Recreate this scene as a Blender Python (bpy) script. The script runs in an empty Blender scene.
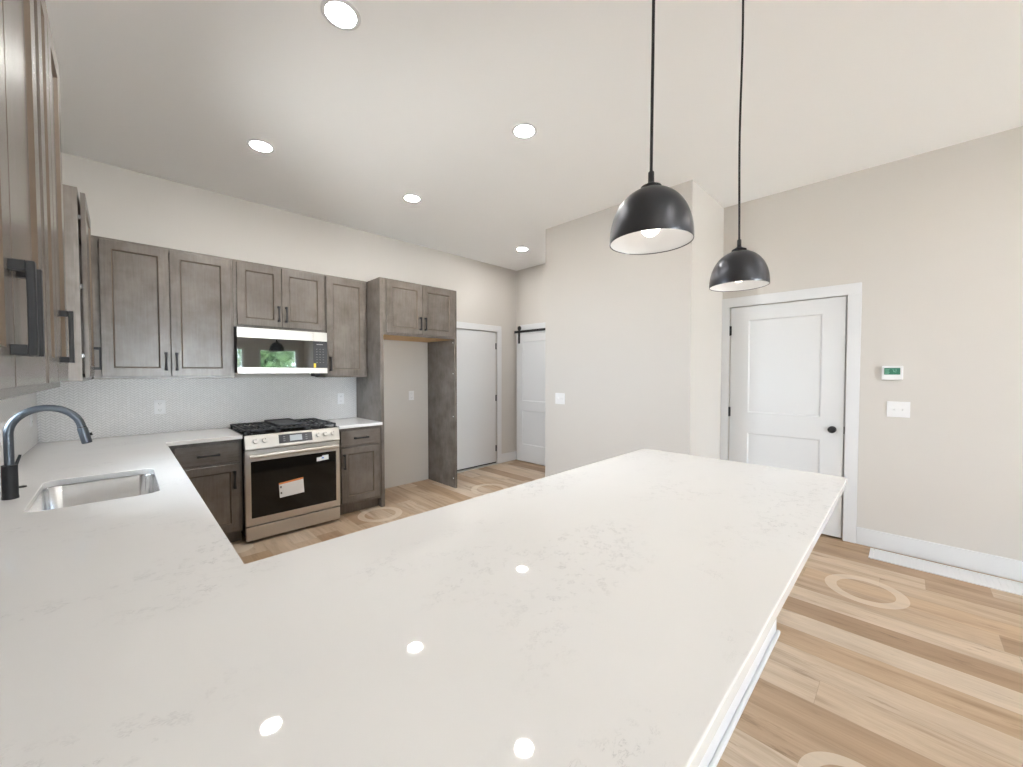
import bpy, bmesh, math, random
from mathutils import Vector, Matrix
random.seed(7)
PI = math.pi
S = bpy.context.scene
COL = S.collection

# ------------------------------------------------------------------ camera
CAM = Vector((0.4545, -4.517, 1.430)); FPX = 392.25
YAW, PITCH, ROLL = 0.7828, -0.0270, -0.0005
fw0 = Vector((math.sin(YAW), math.cos(YAW), 0)); rt0 = Vector((math.cos(YAW), -math.sin(YAW), 0)); up0 = Vector((0, 0, 1))
fw = fw0*math.cos(PITCH)+up0*math.sin(PITCH); u2 = up0*math.cos(PITCH)-fw0*math.sin(PITCH)
rt = rt0*math.cos(ROLL)+u2*math.sin(ROLL); up = u2*math.cos(ROLL)-rt0*math.sin(ROLL)
cam = bpy.data.cameras.new('camera'); cam.sensor_fit = 'HORIZONTAL'; cam.sensor_width = 36.0
cam.lens = FPX/1023*36.0; cam.clip_start = 0.02
camo = bpy.data.objects.new('camera', cam); COL.objects.link(camo)
M = Matrix((rt, up, -fw)).transposed().to_4x4(); M.translation = CAM; camo.matrix_world = M
S.camera = camo

# ------------------------------------------------------------------ world, exposure
SKY = 11.0            # strength of the bright overcast sky seen through the windows
LAMP = 118.0         # radiance of the recessed lights
BULB = 1.7          # radiance of the pendant bulbs
w = bpy.data.worlds.new('overcast_sky'); S.world = w; w.use_nodes = True
wn = w.node_tree.nodes; bgn = wn['Background']
bgn.inputs[0].default_value = (0.78, 0.90, 1.0, 1); bgn.inputs[1].default_value = SKY
SUN = 55.0           # added sun, bounced up to the ceiling off the ground outside; it only reaches the floor right at the front windows
sl = bpy.data.lights.new('sun', 'SUN'); sl.energy = SUN; sl.angle = .02; sl.color = (1.0, .96, .90)
so_ = bpy.data.objects.new('sun', sl); COL.objects.link(so_); so_.rotation_euler = (math.radians(28), 0, 0); so_.location = (2, -14, 12)
S.view_settings.view_transform = 'Standard'; S.view_settings.look = 'None'
S.view_settings.gamma = 1.0; S.view_settings.use_curve_mapping = False
S.view_settings.exposure = 1.22
S.cycles.use_denoising = True
try: S.cycles.denoiser = 'OPENIMAGEDENOISE'
except Exception: pass
S.cycles.max_bounces = 10; S.cycles.diffuse_bounces = 6; S.cycles.glossy_bounces = 5
S.cycles.transparent_max_bounces = 10; S.cycles.sample_clamp_indirect = 6.0
S.cycles.caustics_reflective = False; S.cycles.caustics_refractive = False

# ------------------------------------------------------------------ materials
def newmat(name):
    m = bpy.data.materials.new(name); m.use_nodes = True
    return m, m.node_tree, m.node_tree.nodes['Principled BSDF']
def N(nt, t, **k):
    n = nt.nodes.new(t)
    for a, b in k.items(): setattr(n, a, b)
    return n
def plain(name, col, rough=0.5, metal=0.0, spec=0.5, emit=0.0, ecol=None, bump=0.0, bscale=60):
    m, nt, b = newmat(name)
    b.inputs['Base Color'].default_value = (*col, 1); b.inputs['Roughness'].default_value = rough
    b.inputs['Metallic'].default_value = metal; b.inputs['Specular IOR Level'].default_value = spec
    if emit:
        b.inputs['Emission Color'].default_value = (*(ecol or col), 1); b.inputs['Emission Strength'].default_value = emit
    tc = N(nt, 'ShaderNodeTexCoord'); no = N(nt, 'ShaderNodeTexNoise'); no.inputs['Scale'].default_value = bscale
    no.inputs['Detail'].default_value = 3
    nt.links.new(tc.outputs['Object'], no.inputs['Vector'])
    mr = N(nt, 'ShaderNodeMapRange'); mr.inputs[3].default_value = max(0.0, rough-0.03); mr.inputs[4].default_value = min(1, rough+0.03)
    nt.links.new(no.outputs['Fac'], mr.inputs[0]); nt.links.new(mr.outputs[0], b.inputs['Roughness'])
    if bump:
        bp = N(nt, 'ShaderNodeBump'); bp.inputs['Strength'].default_value = bump; bp.inputs['Distance'].default_value = 0.002
        nt.links.new(no.outputs['Fac'], bp.inputs['Height']); nt.links.new(bp.outputs[0], b.inputs['Normal'])
    return m
def ramp(nt, stops, interp='LINEAR'):
    r = N(nt, 'ShaderNodeValToRGB'); r.color_ramp.interpolation = interp
    el = r.color_ramp.elements
    while len(el) > 1: el.remove(el[-1])
    el[0].position = stops[0][0]; el[0].color = (*stops[0][1], 1)
    for p, c in stops[1:]:
        e = el.new(p); e.color = (*c, 1)
    return r
def mth(nt, op, a, b=None, c=None):
    n = N(nt, 'ShaderNodeMath', operation=op)
    for i, v in enumerate((a, b, c)):
        if v is None: continue
        if isinstance(v, (int, float)): n.inputs[i].default_value = v
        else: nt.links.new(v, n.inputs[i])
    return n.outputs[0]
def mixc(nt, f, a, b, mode='MIX'):
    n = N(nt, 'ShaderNodeMix', data_type='RGBA', blend_type=mode)
    for s, v in ((n.inputs[0], f), (n.inputs[6], a), (n.inputs[7], b)):
        if isinstance(v, (int, float)): s.default_value = v
        elif isinstance(v, tuple): s.default_value = (*v, 1)
        else: nt.links.new(v, s)
    return n.outputs[2]
def wood_stain(name, c1, c2, horizontal=False):
    m, nt, b = newmat(name); L = nt.links.new
    tc = N(nt, 'ShaderNodeTexCoord')
    oi = N(nt, 'ShaderNodeObjectInfo')
    ad = N(nt, 'ShaderNodeVectorMath', operation='ADD'); L(tc.outputs['Object'], ad.inputs[0])
    sc = N(nt, 'ShaderNodeVectorMath', operation='SCALE'); sc.inputs['Scale'].default_value = 9.0
    cv = N(nt, 'ShaderNodeCombineXYZ'); L(oi.outputs['Random'], cv.inputs[0]); L(oi.outputs['Random'], cv.inputs[2]); L(cv.outputs[0], sc.inputs[0]); L(sc.outputs[0], ad.inputs[1])
    n1 = N(nt, 'ShaderNodeTexNoise'); n1.inputs['Scale'].default_value = 5.5; n1.inputs['Detail'].default_value = 4; n1.inputs['Roughness'].default_value = .6
    L(ad.outputs[0], n1.inputs['Vector'])
    mp = N(nt, 'ShaderNodeMapping'); mp.inputs['Scale'].default_value = (6, 60, 60) if horizontal else (60, 60, 4); L(ad.outputs[0], mp.inputs['Vector'])
    n2 = N(nt, 'ShaderNodeTexNoise'); n2.inputs['Scale'].default_value = 1.5; n2.inputs['Detail'].default_value = 5; L(mp.outputs[0], n2.inputs['Vector'])
    f = mth(nt, 'ADD', mth(nt, 'MULTIPLY', n1.outputs['Fac'], .7), mth(nt, 'MULTIPLY', n2.outputs['Fac'], .3))
    r = ramp(nt, [(.34, c1), (.66, c2)]); L(f, r.inputs[0]); L(r.outputs[0], b.inputs['Base Color'])
    b.inputs['Roughness'].default_value = .26
    bp = N(nt, 'ShaderNodeBump'); bp.inputs['Strength'].default_value = .06; bp.inputs['Distance'].default_value = .001
    L(n2.outputs['Fac'], bp.inputs['Height']); L(bp.outputs[0], b.inputs['Normal'])
    return m
def brushed(name, col, rough, axis):
    m, nt, b = newmat(name); L = nt.links.new
    b.inputs['Base Color'].default_value = (*col, 1); b.inputs['Metallic'].default_value = 1.0
    tc = N(nt, 'ShaderNodeTexCoord'); mp = N(nt, 'ShaderNodeMapping')
    mp.inputs['Scale'].default_value = {'x': (2, 300, 300), 'z': (300, 300, 2), 'y': (300, 2, 300)}[axis]
    L(tc.outputs['Object'], mp.inputs['Vector'])
    no = N(nt, 'ShaderNodeTexNoise'); no.inputs['Scale'].default_value = 1.0; no.inputs['Detail'].default_value = 4; L(mp.outputs[0], no.inputs['Vector'])
    mr = N(nt, 'ShaderNodeMapRange'); mr.inputs[3].default_value = rough-.06; mr.inputs[4].default_value = rough+.08
    L(no.outputs['Fac'], mr.inputs[0]); L(mr.outputs[0], b.inputs['Roughness'])
    bp = N(nt, 'ShaderNodeBump'); bp.inputs['Strength'].default_value = .05; bp.inputs['Distance'].default_value = .0006
    L(no.outputs['Fac'], bp.inputs['Height']); L(bp.outputs[0], b.inputs['Normal'])
    return m

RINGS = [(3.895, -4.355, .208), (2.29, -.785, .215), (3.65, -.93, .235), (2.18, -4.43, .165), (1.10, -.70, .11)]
def floor_mat():
    m, nt, b = newmat('oak_planks'); L = nt.links.new
    tc = N(nt, 'ShaderNodeTexCoord'); sp = N(nt, 'ShaderNodeSeparateXYZ'); L(tc.outputs['Object'], sp.inputs[0])
    X, Y = sp.outputs[0], sp.outputs[1]
    PW, PL = .182, 1.22
    xs = mth(nt, 'DIVIDE', X, PW); row = mth(nt, 'FLOOR', xs); fx = mth(nt, 'FRACT', xs)
    wn1 = N(nt, 'ShaderNodeTexWhiteNoise', noise_dimensions='1D'); L(row, wn1.inputs['W'])
    ys = mth(nt, 'ADD', mth(nt, 'DIVIDE', Y, PL), mth(nt, 'MULTIPLY', wn1.outputs['Value'], 7.3))
    brd = mth(nt, 'FLOOR', ys); fy = mth(nt, 'FRACT', ys)
    cv = N(nt, 'ShaderNodeCombineXYZ'); L(row, cv.inputs[0]); L(brd, cv.inputs[1])
    wn2 = N(nt, 'ShaderNodeTexWhiteNoise', noise_dimensions='2D'); L(cv.outputs[0], wn2.inputs['Vector'])
    tone = wn2.outputs['Value']
    r = ramp(nt, [(0, (.36, .245, .155)), (.25, (.46, .34, .235)), (.5, (.55, .435, .325)), (.75, (.60, .50, .40)), (.9, (.50, .365, .245)), (1, (.40, .28, .175))]); L(tone, r.inputs[0])
    # grain stretched along the board (Y), shifted per board
    off = N(nt, 'ShaderNodeCombineXYZ'); L(mth(nt, 'MULTIPLY', tone, 37.0), off.inputs[0]); L(mth(nt, 'MULTIPLY', tone, 91.0), off.inputs[1])
    ad = N(nt, 'ShaderNodeVectorMath', operation='ADD'); L(tc.outputs['Object'], ad.inputs[0]); L(off.outputs[0], ad.inputs[1])
    mp = N(nt, 'ShaderNodeMapping'); mp.inputs['Scale'].default_value = (9, .9, 1); L(ad.outputs[0], mp.inputs['Vector'])
    g = N(nt, 'ShaderNodeTexNoise'); g.inputs['Scale'].default_value = 1.0; g.inputs['Detail'].default_value = 5; g.inputs['Roughness'].default_value = .6; g.inputs['Distortion'].default_value = 1.1
    L(mp.outputs[0], g.inputs['Vector'])
    rg = ramp(nt, [(.30, (.66, .60, .53)), (.48, (.95, .93, .91)), (.62, (1.08, 1.07, 1.06)), (.75, (.9, .88, .86))]); L(g.outputs['Fac'], rg.inputs[0])
    c = mixc(nt, 1.0, r.outputs[0], rg.outputs[0], 'MULTIPLY')
    mp2 = N(nt, 'ShaderNodeMapping'); mp2.inputs['Scale'].default_value = (120, 5, 1); L(ad.outputs[0], mp2.inputs['Vector'])
    g2 = N(nt, 'ShaderNodeTexNoise'); g2.inputs['Scale'].default_value = 1.0; g2.inputs['Detail'].default_value = 4; L(mp2.outputs[0], g2.inputs['Vector'])
    rg2 = ramp(nt, [(.3, (.92, .91, .90)), (.6, (1.02, 1.02, 1.02))]); L(g2.outputs['Fac'], rg2.inputs[0])
    c = mixc(nt, 1.0, c, rg2.outputs[0], 'MULTIPLY')
    # dark mineral streaks and knots
    mp3 = N(nt, 'ShaderNodeMapping'); mp3.inputs['Scale'].default_value = (17, 2.6, 1); L(ad.outputs[0], mp3.inputs['Vector'])
    g3 = N(nt, 'ShaderNodeTexNoise'); g3.inputs['Scale'].default_value = 1.0; g3.inputs['Detail'].default_value = 6; g3.inputs['Roughness'].default_value = .7; L(mp3.outputs[0], g3.inputs['Vector'])
    rk = ramp(nt, [(.58, (0, 0, 0)), (.70, (1, 1, 1))]); L(g3.outputs['Fac'], rk.inputs[0])
    c = mixc(nt, mth(nt, 'MULTIPLY', rk.outputs[0], .7), c, (.17, .105, .06))
    # seams
    ex = mth(nt, 'MINIMUM', fx, mth(nt, 'SUBTRACT', 1.0, fx)); ey = mth(nt, 'MINIMUM', fy, mth(nt, 'SUBTRACT', 1.0, fy))
    sx = mth(nt, 'LESS_THAN', mth(nt, 'MULTIPLY', ex, PW), .0012); sy = mth(nt, 'LESS_THAN', mth(nt, 'MULTIPLY', ey, PL), .0012)
    seam = mth(nt, 'MAXIMUM', sx, sy)
    c = mixc(nt, mth(nt, 'MULTIPLY', seam, .35), c, (.2, .14, .09))
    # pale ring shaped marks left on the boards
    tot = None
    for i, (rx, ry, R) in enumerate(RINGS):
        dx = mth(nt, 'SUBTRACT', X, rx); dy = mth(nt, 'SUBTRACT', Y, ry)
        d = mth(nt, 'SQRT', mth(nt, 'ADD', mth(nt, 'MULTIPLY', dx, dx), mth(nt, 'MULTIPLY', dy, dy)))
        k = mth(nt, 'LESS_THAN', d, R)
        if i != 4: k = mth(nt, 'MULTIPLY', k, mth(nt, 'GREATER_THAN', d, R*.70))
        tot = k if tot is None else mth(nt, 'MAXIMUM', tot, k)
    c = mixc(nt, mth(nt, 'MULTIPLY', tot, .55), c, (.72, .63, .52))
    L(c, b.inputs['Base Color']); b.inputs['Roughness'].default_value = .42; b.inputs['Specular IOR Level'].default_value = .35
    bp = N(nt, 'ShaderNodeBump'); bp.inputs['Strength'].default_value = .12; bp.inputs['Distance'].default_value = .001
    L(mth(nt, 'SUBTRACT', g2.outputs['Fac'], seam), bp.inputs['Height']); L(bp.outputs[0], b.inputs['Normal'])
    return m
def quartz_mat():
    m, nt, b = newmat('veined_white_quartz'); L = nt.links.new
    tc = N(nt, 'ShaderNodeTexCoord')
    # large patches decide where the thin grey flecks gather
    mp0 = N(nt, 'ShaderNodeMapping'); mp0.inputs['Rotation'].default_value = (0, 0, .5); mp0.inputs['Scale'].default_value = (1.3, 2.6, 1); L(tc.outputs['Object'], mp0.inputs['Vector'])
    n0 = N(nt, 'ShaderNodeTexNoise'); n0.inputs['Scale'].default_value = 1.5; n0.inputs['Detail'].default_value = 2; L(mp0.outputs[0], n0.inputs['Vector'])
    r0 = ramp(nt, [(.49, (0, 0, 0)), (.64, (1, 1, 1))]); L(n0.outputs['Fac'], r0.inputs[0])
    mp1 = N(nt, 'ShaderNodeMapping'); mp1.inputs['Rotation'].default_value = (0, 0, .55); mp1.inputs['Scale'].default_value = (17, 42, 17); L(tc.outputs['Object'], mp1.inputs['Vector'])
    n1 = N(nt, 'ShaderNodeTexNoise'); n1.inputs['Scale'].default_value = 2.5; n1.inputs['Detail'].default_value = 7; n1.inputs['Roughness'].default_value = .72; n1.inputs['Distortion'].default_value = 1.2; L(mp1.outputs[0], n1.inputs['Vector'])
    a = mth(nt, 'ABSOLUTE', mth(nt, 'SUBTRACT', n1.outputs['Fac'], .5))
    n2 = N(nt, 'ShaderNodeTexNoise'); n2.inputs['Scale'].default_value = 40; n2.inputs['Detail'].default_value = 3; L(tc.outputs['Object'], n2.inputs['Vector'])
    r2 = ramp(nt, [(.54, (0, 0, 0)), (.60, (1, 1, 1))]); L(n2.outputs['Fac'], r2.inputs[0])
    r1 = ramp(nt, [(0, (1, 1, 1)), (.024, (0, 0, 0))]); L(a, r1.inputs[0])
    v = mth(nt, 'MULTIPLY', mth(nt, 'MULTIPLY', r1.outputs[0], r0.outputs[0]), r2.outputs[0])
    base = mixc(nt, r0.outputs[0], (.775, .77, .765), (.765, .76, .757))
    c = mixc(nt, mth(nt, 'MULTIPLY', v, .68), base, (.30, .30, .31))
    L(c, b.inputs['Base Color']); b.inputs['Roughness'].default_value = .025; b.inputs['Specular IOR Level'].default_value = .5
    return m
def tile_mat(name, u_axis):
    m, nt, b = newmat(name); L = nt.links.new
    tc = N(nt, 'ShaderNodeTexCoord'); sp = N(nt, 'ShaderNodeSeparateXYZ'); L(tc.outputs['Object'], sp.inputs[0])
    U = sp.outputs[u_axis]; Z = sp.outputs[2]
    us = mth(nt, 'DIVIDE', U, .048); fu = mth(nt, 'FRACT', us)
    tri = mth(nt, 'ABSOLUTE', mth(nt, 'SUBTRACT', fu, .5))           # 0 at column centre, .5 at seams
    v = mth(nt, 'DIVIDE', mth(nt, 'ADD', Z, mth(nt, 'MULTIPLY', tri, .042)), .0205)
    fv = mth(nt, 'FRACT', v)
    line = mth(nt, 'LESS_THAN', fv, .27)
    edge = mth(nt, 'MINIMUM', tri, mth(nt, 'SUBTRACT', .5, tri))
    seam = mth(nt, 'LESS_THAN', edge, .035)
    g = mth(nt, 'MAXIMUM', line, mth(nt, 'MULTIPLY', seam, .45))
    cell = N(nt, 'ShaderNodeCombineXYZ'); L(mth(nt, 'FLOOR', mth(nt, 'MULTIPLY', us, 2)), cell.inputs[0]); L(mth(nt, 'FLOOR', v), cell.inputs[1])
    wn_ = N(nt, 'ShaderNodeTexWhiteNoise', noise_dimensions='2D'); L(cell.outputs[0], wn_.inputs['Vector'])
    tone = mixc(nt, wn_.outputs['Value'], (.69, .675, .665), (.74, .725, .715))
    c = mixc(nt, g, tone, (.54, .525, .515)); L(c, b.inputs['Base Color'])
    b.inputs['Roughness'].default_value = .3
    bp = N(nt, 'ShaderNodeBump'); bp.inputs['Strength'].default_value = .25; bp.inputs['Distance'].default_value = .001
    L(mth(nt, 'SUBTRACT', 1.0, g), bp.inputs['Height']); L(bp.outputs[0], b.inputs['Normal'])
    return m
def pane_mat():
    m = bpy.data.materials.new('window_glass'); m.use_nodes = True; nt = m.node_tree; nt.nodes.clear(); L = nt.links.new
    o = N(nt, 'ShaderNodeOutputMaterial'); t = N(nt, 'ShaderNodeBsdfTransparent'); g = N(nt, 'ShaderNodeBsdfGlossy'); g.inputs['Roughness'].default_value = .02
    fr = N(nt, 'ShaderNodeFresnel'); fr.inputs['IOR'].default_value = 1.45; mx = N(nt, 'ShaderNodeMixShader')
    L(fr.outputs[0], mx.inputs[0]); L(t.outputs[0], mx.inputs[1]); L(g.outputs[0], mx.inputs[2]); L(mx.outputs[0], o.inputs[0])
    return m
def leaf_mat():
    m, nt, b = newmat('tree_leaves'); L = nt.links.new
    tc = N(nt, 'ShaderNodeTexCoord'); no = N(nt, 'ShaderNodeTexNoise'); no.inputs['Scale'].default_value = 3; no.inputs['Detail'].default_value = 6; L(tc.outputs['Object'], no.inputs['Vector'])
    r = ramp(nt, [(.3, (.02, .055, .016)), (.7, (.085, .15, .05))]); L(no.outputs['Fac'], r.inputs[0]); L(r.outputs[0], b.inputs['Base Color']); b.inputs['Roughness'].default_value = .7
    return m

WALL = plain('greige_wall_paint', (.605, .578, .548), .85, spec=.25, bump=.05, bscale=220)
CEIL = plain('white_ceiling_paint', (.90, .905, .91), .9, spec=.2, bump=.08, bscale=140)
TRIM = plain('white_trim_paint', (.70, .705, .72), .38, bump=.01)
DOORW = plain('white_door_paint', (.69, .695, .705), .42, bump=.01)
FLOOR = floor_mat(); QUARTZ = quartz_mat(); TILEX = tile_mat('herringbone_tile_range_wall', 0); TILEY = tile_mat('herringbone_tile_sink_wall', 1)
WOOD = wood_stain('grey_stained_maple', (.105, .089, .076), (.180, .156, .137))
WOODH = wood_stain('grey_stained_maple_drawer', (.105, .089, .076), (.180, .156, .137), True)
GLAZE = plain('brown_glaze_edge', (.11, .078, .052), .5)
GROOVE = plain('dark_glaze_groove', (.03, .022, .016), .6)
RAWWOOD = plain('unfinished_maple', (.62, .40, .19), .6)
BLACK = plain('matte_black_metal', (.014, .014, .016), .5, metal=.0, spec=.3)
FAUCET = plain('dark_gunmetal', (.075, .085, .10), .33, metal=.7)
STEEL = brushed('brushed_stainless', (.60, .575, .54), .33, 'x')
SINKST = brushed('satin_stainless', (.72, .73, .745), .20, 'z')
DARKSTEEL = plain('dark_appliance_side', (.05, .05, .052), .45, metal=.4)
IRON = plain('cast_iron', (.055, .057, .062), .55, bump=.1, bscale=300)
GLASSBLK = plain('black_oven_glass', (.008, .007, .006), .05, spec=.35)
MIRRORGL = plain('mirrored_black_glass', (.22, .23, .235), .03, metal=1.0)
CTRL = plain('black_control_glass', (.05, .052, .058), .15)
GREYBTN = plain('grey_button_print', (.25, .25, .26), .4)
LCD = plain('grey_display', (.42, .46, .49), .2)
PAPER = plain('white_paper', (.82, .83, .84), .7)
ORANGE = plain('orange_print', (.75, .28, .08), .6)
DOT = plain('dark_print', (.05, .05, .06), .6)
BLUE = plain('blue_print', (.10, .25, .6), .6)
YELLOW = plain('yellow_sticker', (.85, .65, .05), .5)
PLAST = plain('white_plastic', (.78, .78, .79), .35)
SLOT = plain('outlet_slot', (.12, .12, .12), .6)
GREEN = plain('green_display', (.05, .16, .11), .25, emit=.05, ecol=(.1, .5, .32))
GREENTXT = plain('green_digits', (.25, .55, .42), .3)
CHROME = plain('steel_hinge', (.7, .7, .7), .25, metal=1.0)
GUN = plain('gunmetal_shade', (.068, .070, .078), .36, metal=.95)
SHADEIN = plain('white_shade_lining', (.70, .70, .71), .5)
LENS = plain('led_lens', (1, 1, 1), .5, emit=LAMP, ecol=(1.0, .975, .935))
BULBM = plain('opal_bulb', (1, 1, 1), .5, emit=BULB, ecol=(1.0, .93, .82))
PANE = pane_mat(); LEAF = leaf_mat(); BARK = plain('tree_bark', (.12, .09, .06), .9, bump=.4, bscale=20)
CONCRETE = plain('patio_concrete', (.52, .51, .49), .95, bump=.2)
GRAVEL = plain('gravel', (.30, .29, .275), .95, bump=.2)
THRESH = plain('aluminium_sill', (.62, .61, .58), .4, metal=.5)

# ------------------------------------------------------------------ mesh helper
class MB:
    def __init__(s): s.bm = bmesh.new()
    def face(s, vs, mat=0, smooth=False):
        try:
            f = s.bm.faces.new(vs); f.material_index = mat; f.smooth = smooth; return f
        except ValueError: return None
    def box(s, x0, x1, y0, y1, z0, z1, mat=0):
        if x0 > x1: x0, x1 = x1, x0
        if y0 > y1: y0, y1 = y1, y0
        v = [s.bm.verts.new(p) for p in ((x0,y0,z0),(x1,y0,z0),(x1,y1,z0),(x0,y1,z0),(x0,y0,z1),(x1,y0,z1),(x1,y1,z1),(x0,y1,z1))]
        for q in ((3,2,1,0),(4,5,6,7),(0,1,5,4),(1,2,6,5),(2,3,7,6),(3,0,4,7)): s.face([v[i] for i in q], mat)
        return s
    def loft(s, rings, mat=0, cap0=True, cap1=True, smooth=False, closed=True):
        R = [[s.bm.verts.new(p) for p in r] for r in rings]; n = len(R[0])
        for a, b in zip(R, R[1:]):
            for i in range(n if closed else n-1):
                j = (i+1) % n; s.face([a[i], a[j], b[j], b[i]], mat, smooth)
        if cap0: s.face(R[0][::-1], mat)
        if cap1: s.face(R[-1], mat)
        return s
    def tube(s, pts, r, seg=16, mat=0, cap=True):
        pts = [Vector(p) for p in pts]; n = len(pts); rr = r if isinstance(r, (list, tuple)) else [r]*n
        rings = []; prev = None
        for i, p in enumerate(pts):
            t = (pts[min(i+1, n-1)]-pts[max(i-1, 0)]).normalized()
            if prev is None:
                a = Vector((0, 0, 1)) if abs(t.z) < .9 else Vector((1, 0, 0)); u = t.cross(a).normalized()
            else:
                u = (prev - t*prev.dot(t)).normalized()
            prev = u; vv = t.cross(u)
            rings.append([p+(u*math.cos(2*PI*k/seg)+vv*math.sin(2*PI*k/seg))*rr[i] for k in range(seg)])
        return s.loft(rings, mat, cap, cap, True)
    def lathe(s, prof, c=(0, 0, 0), seg=40, mat=0, cap0=False, cap1=False, axis='z'):
        rings = []
        for r, h in prof:
            ring = []
            for k in range(seg):
                a = 2*PI*k/seg; x, y = r*math.cos(a), r*math.sin(a)
                q = {'z': (x, y, h), 'y': (x, -h, y), 'x': (h, x, y)}[axis]
                ring.append((c[0]+q[0], c[1]+q[1], c[2]+q[2]))
            rings.append(ring)
        return s.loft(rings, mat, cap0, cap1, True)
    def prism(s, poly, lo, hi, axis='z', mat=0):
        f = {'z': lambda p, h: (p[0], p[1], h), 'x': lambda p, h: (h, p[0], p[1]), 'y': lambda p, h: (p[0], h, p[1])}[axis]
        return s.loft([[f(p, lo) for p in poly], [f(p, hi) for p in poly]], mat)
    def shaker(s, x0, x1, z0, z1, yf, t=.02, st=.064, bev=.007, dep=.008, panels=None, mat=0, emat=1):
        """framed door facing -Y: front plane y=yf, back y=yf+t, one or more sunk panels"""
        yb = yf+t; c = .002
        B = s.bm.verts.new
        def rect(a0, a1, b0, b1, y): return [B((a0, y, b0)), B((a1, y, b0)), B((a1, y, b1)), B((a0, y, b1))]
        bk = rect(x0, x1, z0, z1, yb); of = rect(x0, x1, z0, z1, yf+c); fr = rect(x0+c, x1-c, z0+c, z1-c, yf)
        s.face(bk[::-1][::-1], mat)
        for i in range(4):
            j = (i+1) % 4; s.face([bk[i], of[i], of[j], bk[j]][::-1], mat); s.face([of[i], fr[i], fr[j], of[j]][::-1], mat)
        if panels is None: panels = [(z0+st, z1-st)]
        panels = sorted(panels); X0, X1, Z0, Z1 = x0+c, x1-c, z0+c, z1-c
        px0, px1 = x0+st, x1-st
        # frame front: full-width rails and side stiles as separate quads
        ys = [Z0]+[v for pz in panels for v in pz]+[Z1]
        grid = {}
        for zi, z in enumerate(ys):
            for xi, x in enumerate((X0, px0, px1, X1)): grid[xi, zi] = B((x, yf, z))
        for zi in range(len(ys)-1):
            for xi in range(3):
                if xi == 1 and zi % 2 == 1: continue
                s.face([grid[xi, zi], grid[xi+1, zi], grid[xi+1, zi+1], grid[xi, zi+1]], mat)
        for (a, b_) in panels:
            o = rect(px0, px1, a, b_, yf); i_ = rect(px0+bev, px1-bev, a+bev, b_-bev, yf+dep)
            for k in range(4):
                j = (k+1) % 4; s.face([o[k], o[j], i_[j], i_[k]], emat)
            if emat:      # fine dark groove where the flat panel meets the frame
                q_ = rect(px0+bev+.0028, px1-bev-.0028, a+bev+.0028, b_-bev-.0028, yf+dep)
                for k in range(4):
                    j = (k+1) % 4; s.face([i_[k], i_[j], q_[j], q_[k]], 2)
                i_ = q_
            s.face(i_, mat)
        return s
    def build(s, name, mats, parent=None, bevel=0.0, seg=2, loc=None, sharp=40, weld=True):
        if weld: bmesh.ops.remove_doubles(s.bm, verts=s.bm.verts, dist=1e-6)
        bmesh.ops.recalc_face_normals(s.bm, faces=s.bm.faces)
        me = bpy.data.meshes.new(name); s.bm.to_mesh(me); s.bm.free()
        for m in (mats if isinstance(mats, (list, tuple)) else [mats]): me.materials.append(m)
        if any(p.use_smooth for p in me.polygons): me.set_sharp_from_angle(angle=math.radians(sharp))
        o = bpy.data.objects.new(name, me); COL.objects.link(o)
        if parent: o.parent = parent
        if loc: o.location = loc
        if bevel:
            b = o.modifiers.new('bevel', 'BEVEL'); b.width = bevel; b.segments = seg; b.limit_method = 'ANGLE'; b.angle_limit = math.radians(40)
        return o
def tag(o, label, cat, group=None):
    o['label'] = label; o['category'] = cat
    if group: o['group'] = group
    return o
def thing(name, label, cat, loc=(0, 0, 0), rz=0.0, group=None):
    o = bpy.data.objects.new(name, None); COL.objects.link(o); o.location = loc; o.rotation_euler = (0, 0, rz); o.empty_display_size = .1
    return tag(o, label, cat, group)
def struct(o, label=None):
    o['kind'] = 'structure'
    if label: o['label'] = label
    return o
def box(name, x0, x1, y0, y1, z0, z1, mat, parent=None, bevel=0.0):
    return MB().box(x0, x1, y0, y1, z0, z1).build(name, mat, parent, bevel)
def rrect(x0, x1, y0, y1, r, n=8):
    P = []
    for cx, cy, a in ((x1-r, y0+r, -PI/2), (x1-r, y1-r, 0), (x0+r, y1-r, PI/2), (x0+r, y0+r, PI)):
        for k in range(n+1):
            t = a+PI/2*k/n; P.append((cx+r*math.cos(t), cy+r*math.sin(t)))
    return P

# ------------------------------------------------------------------ room dimensions
ZC = 3.095; XW = 5.062; XR = 4.804; XB = 3.978; YB1 = -1.538; YB2 = -3.190; YF = -10.5; T = .14
# ---- floor and ceiling
struct(box('floor', -T, XW+T, YF-T, T, -.12, 0, FLOOR), 'light oak plank floor')
struct(box('ceiling', -T, XW+T, YF-T, T, ZC, ZC+.12, CEIL), 'flat off-white ceiling')
def wall_with_holes(name, axis, pos0, pos1, a0, a1, holes, mat=WALL):
    """wall slab between pos0..pos1 on its thin axis; runs a0..a1; holes=[(h0,h1,z0,z1)]"""
    m = MB(); cuts = sorted(holes); cur = a0
    def put(u0, u1, z0, z1):
        if u1-u0 < 1e-4 or z1-z0 < 1e-4: return
        if axis == 'x': m.box(pos0, pos1, u0, u1, z0, z1)
        else: m.box(u0, u1, pos0, pos1, z0, z1)
    for h0, h1, z0, z1 in cuts:
        put(cur, h0, 0, ZC); put(h0, h1, 0, z0); put(h0, h1, z1, ZC); cur = h1
    put(cur, a1, 0, ZC)
    return struct(m.build(name, mat))
SINKWIN = (-2.46, -1.37, 1.16, 2.42)
FW1 = (.55, 3.12, .06, 2.2); FW2 = (3.5, 4.6, .06, 2.2)
D1 = (-4.158, -3.264, 0, 2.082); D2 = (3.80, 4.612, 0, 2.068)
wall_with_holes('wall_left', 'x', -T, 0, YF, 0, [SINKWIN])
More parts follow.
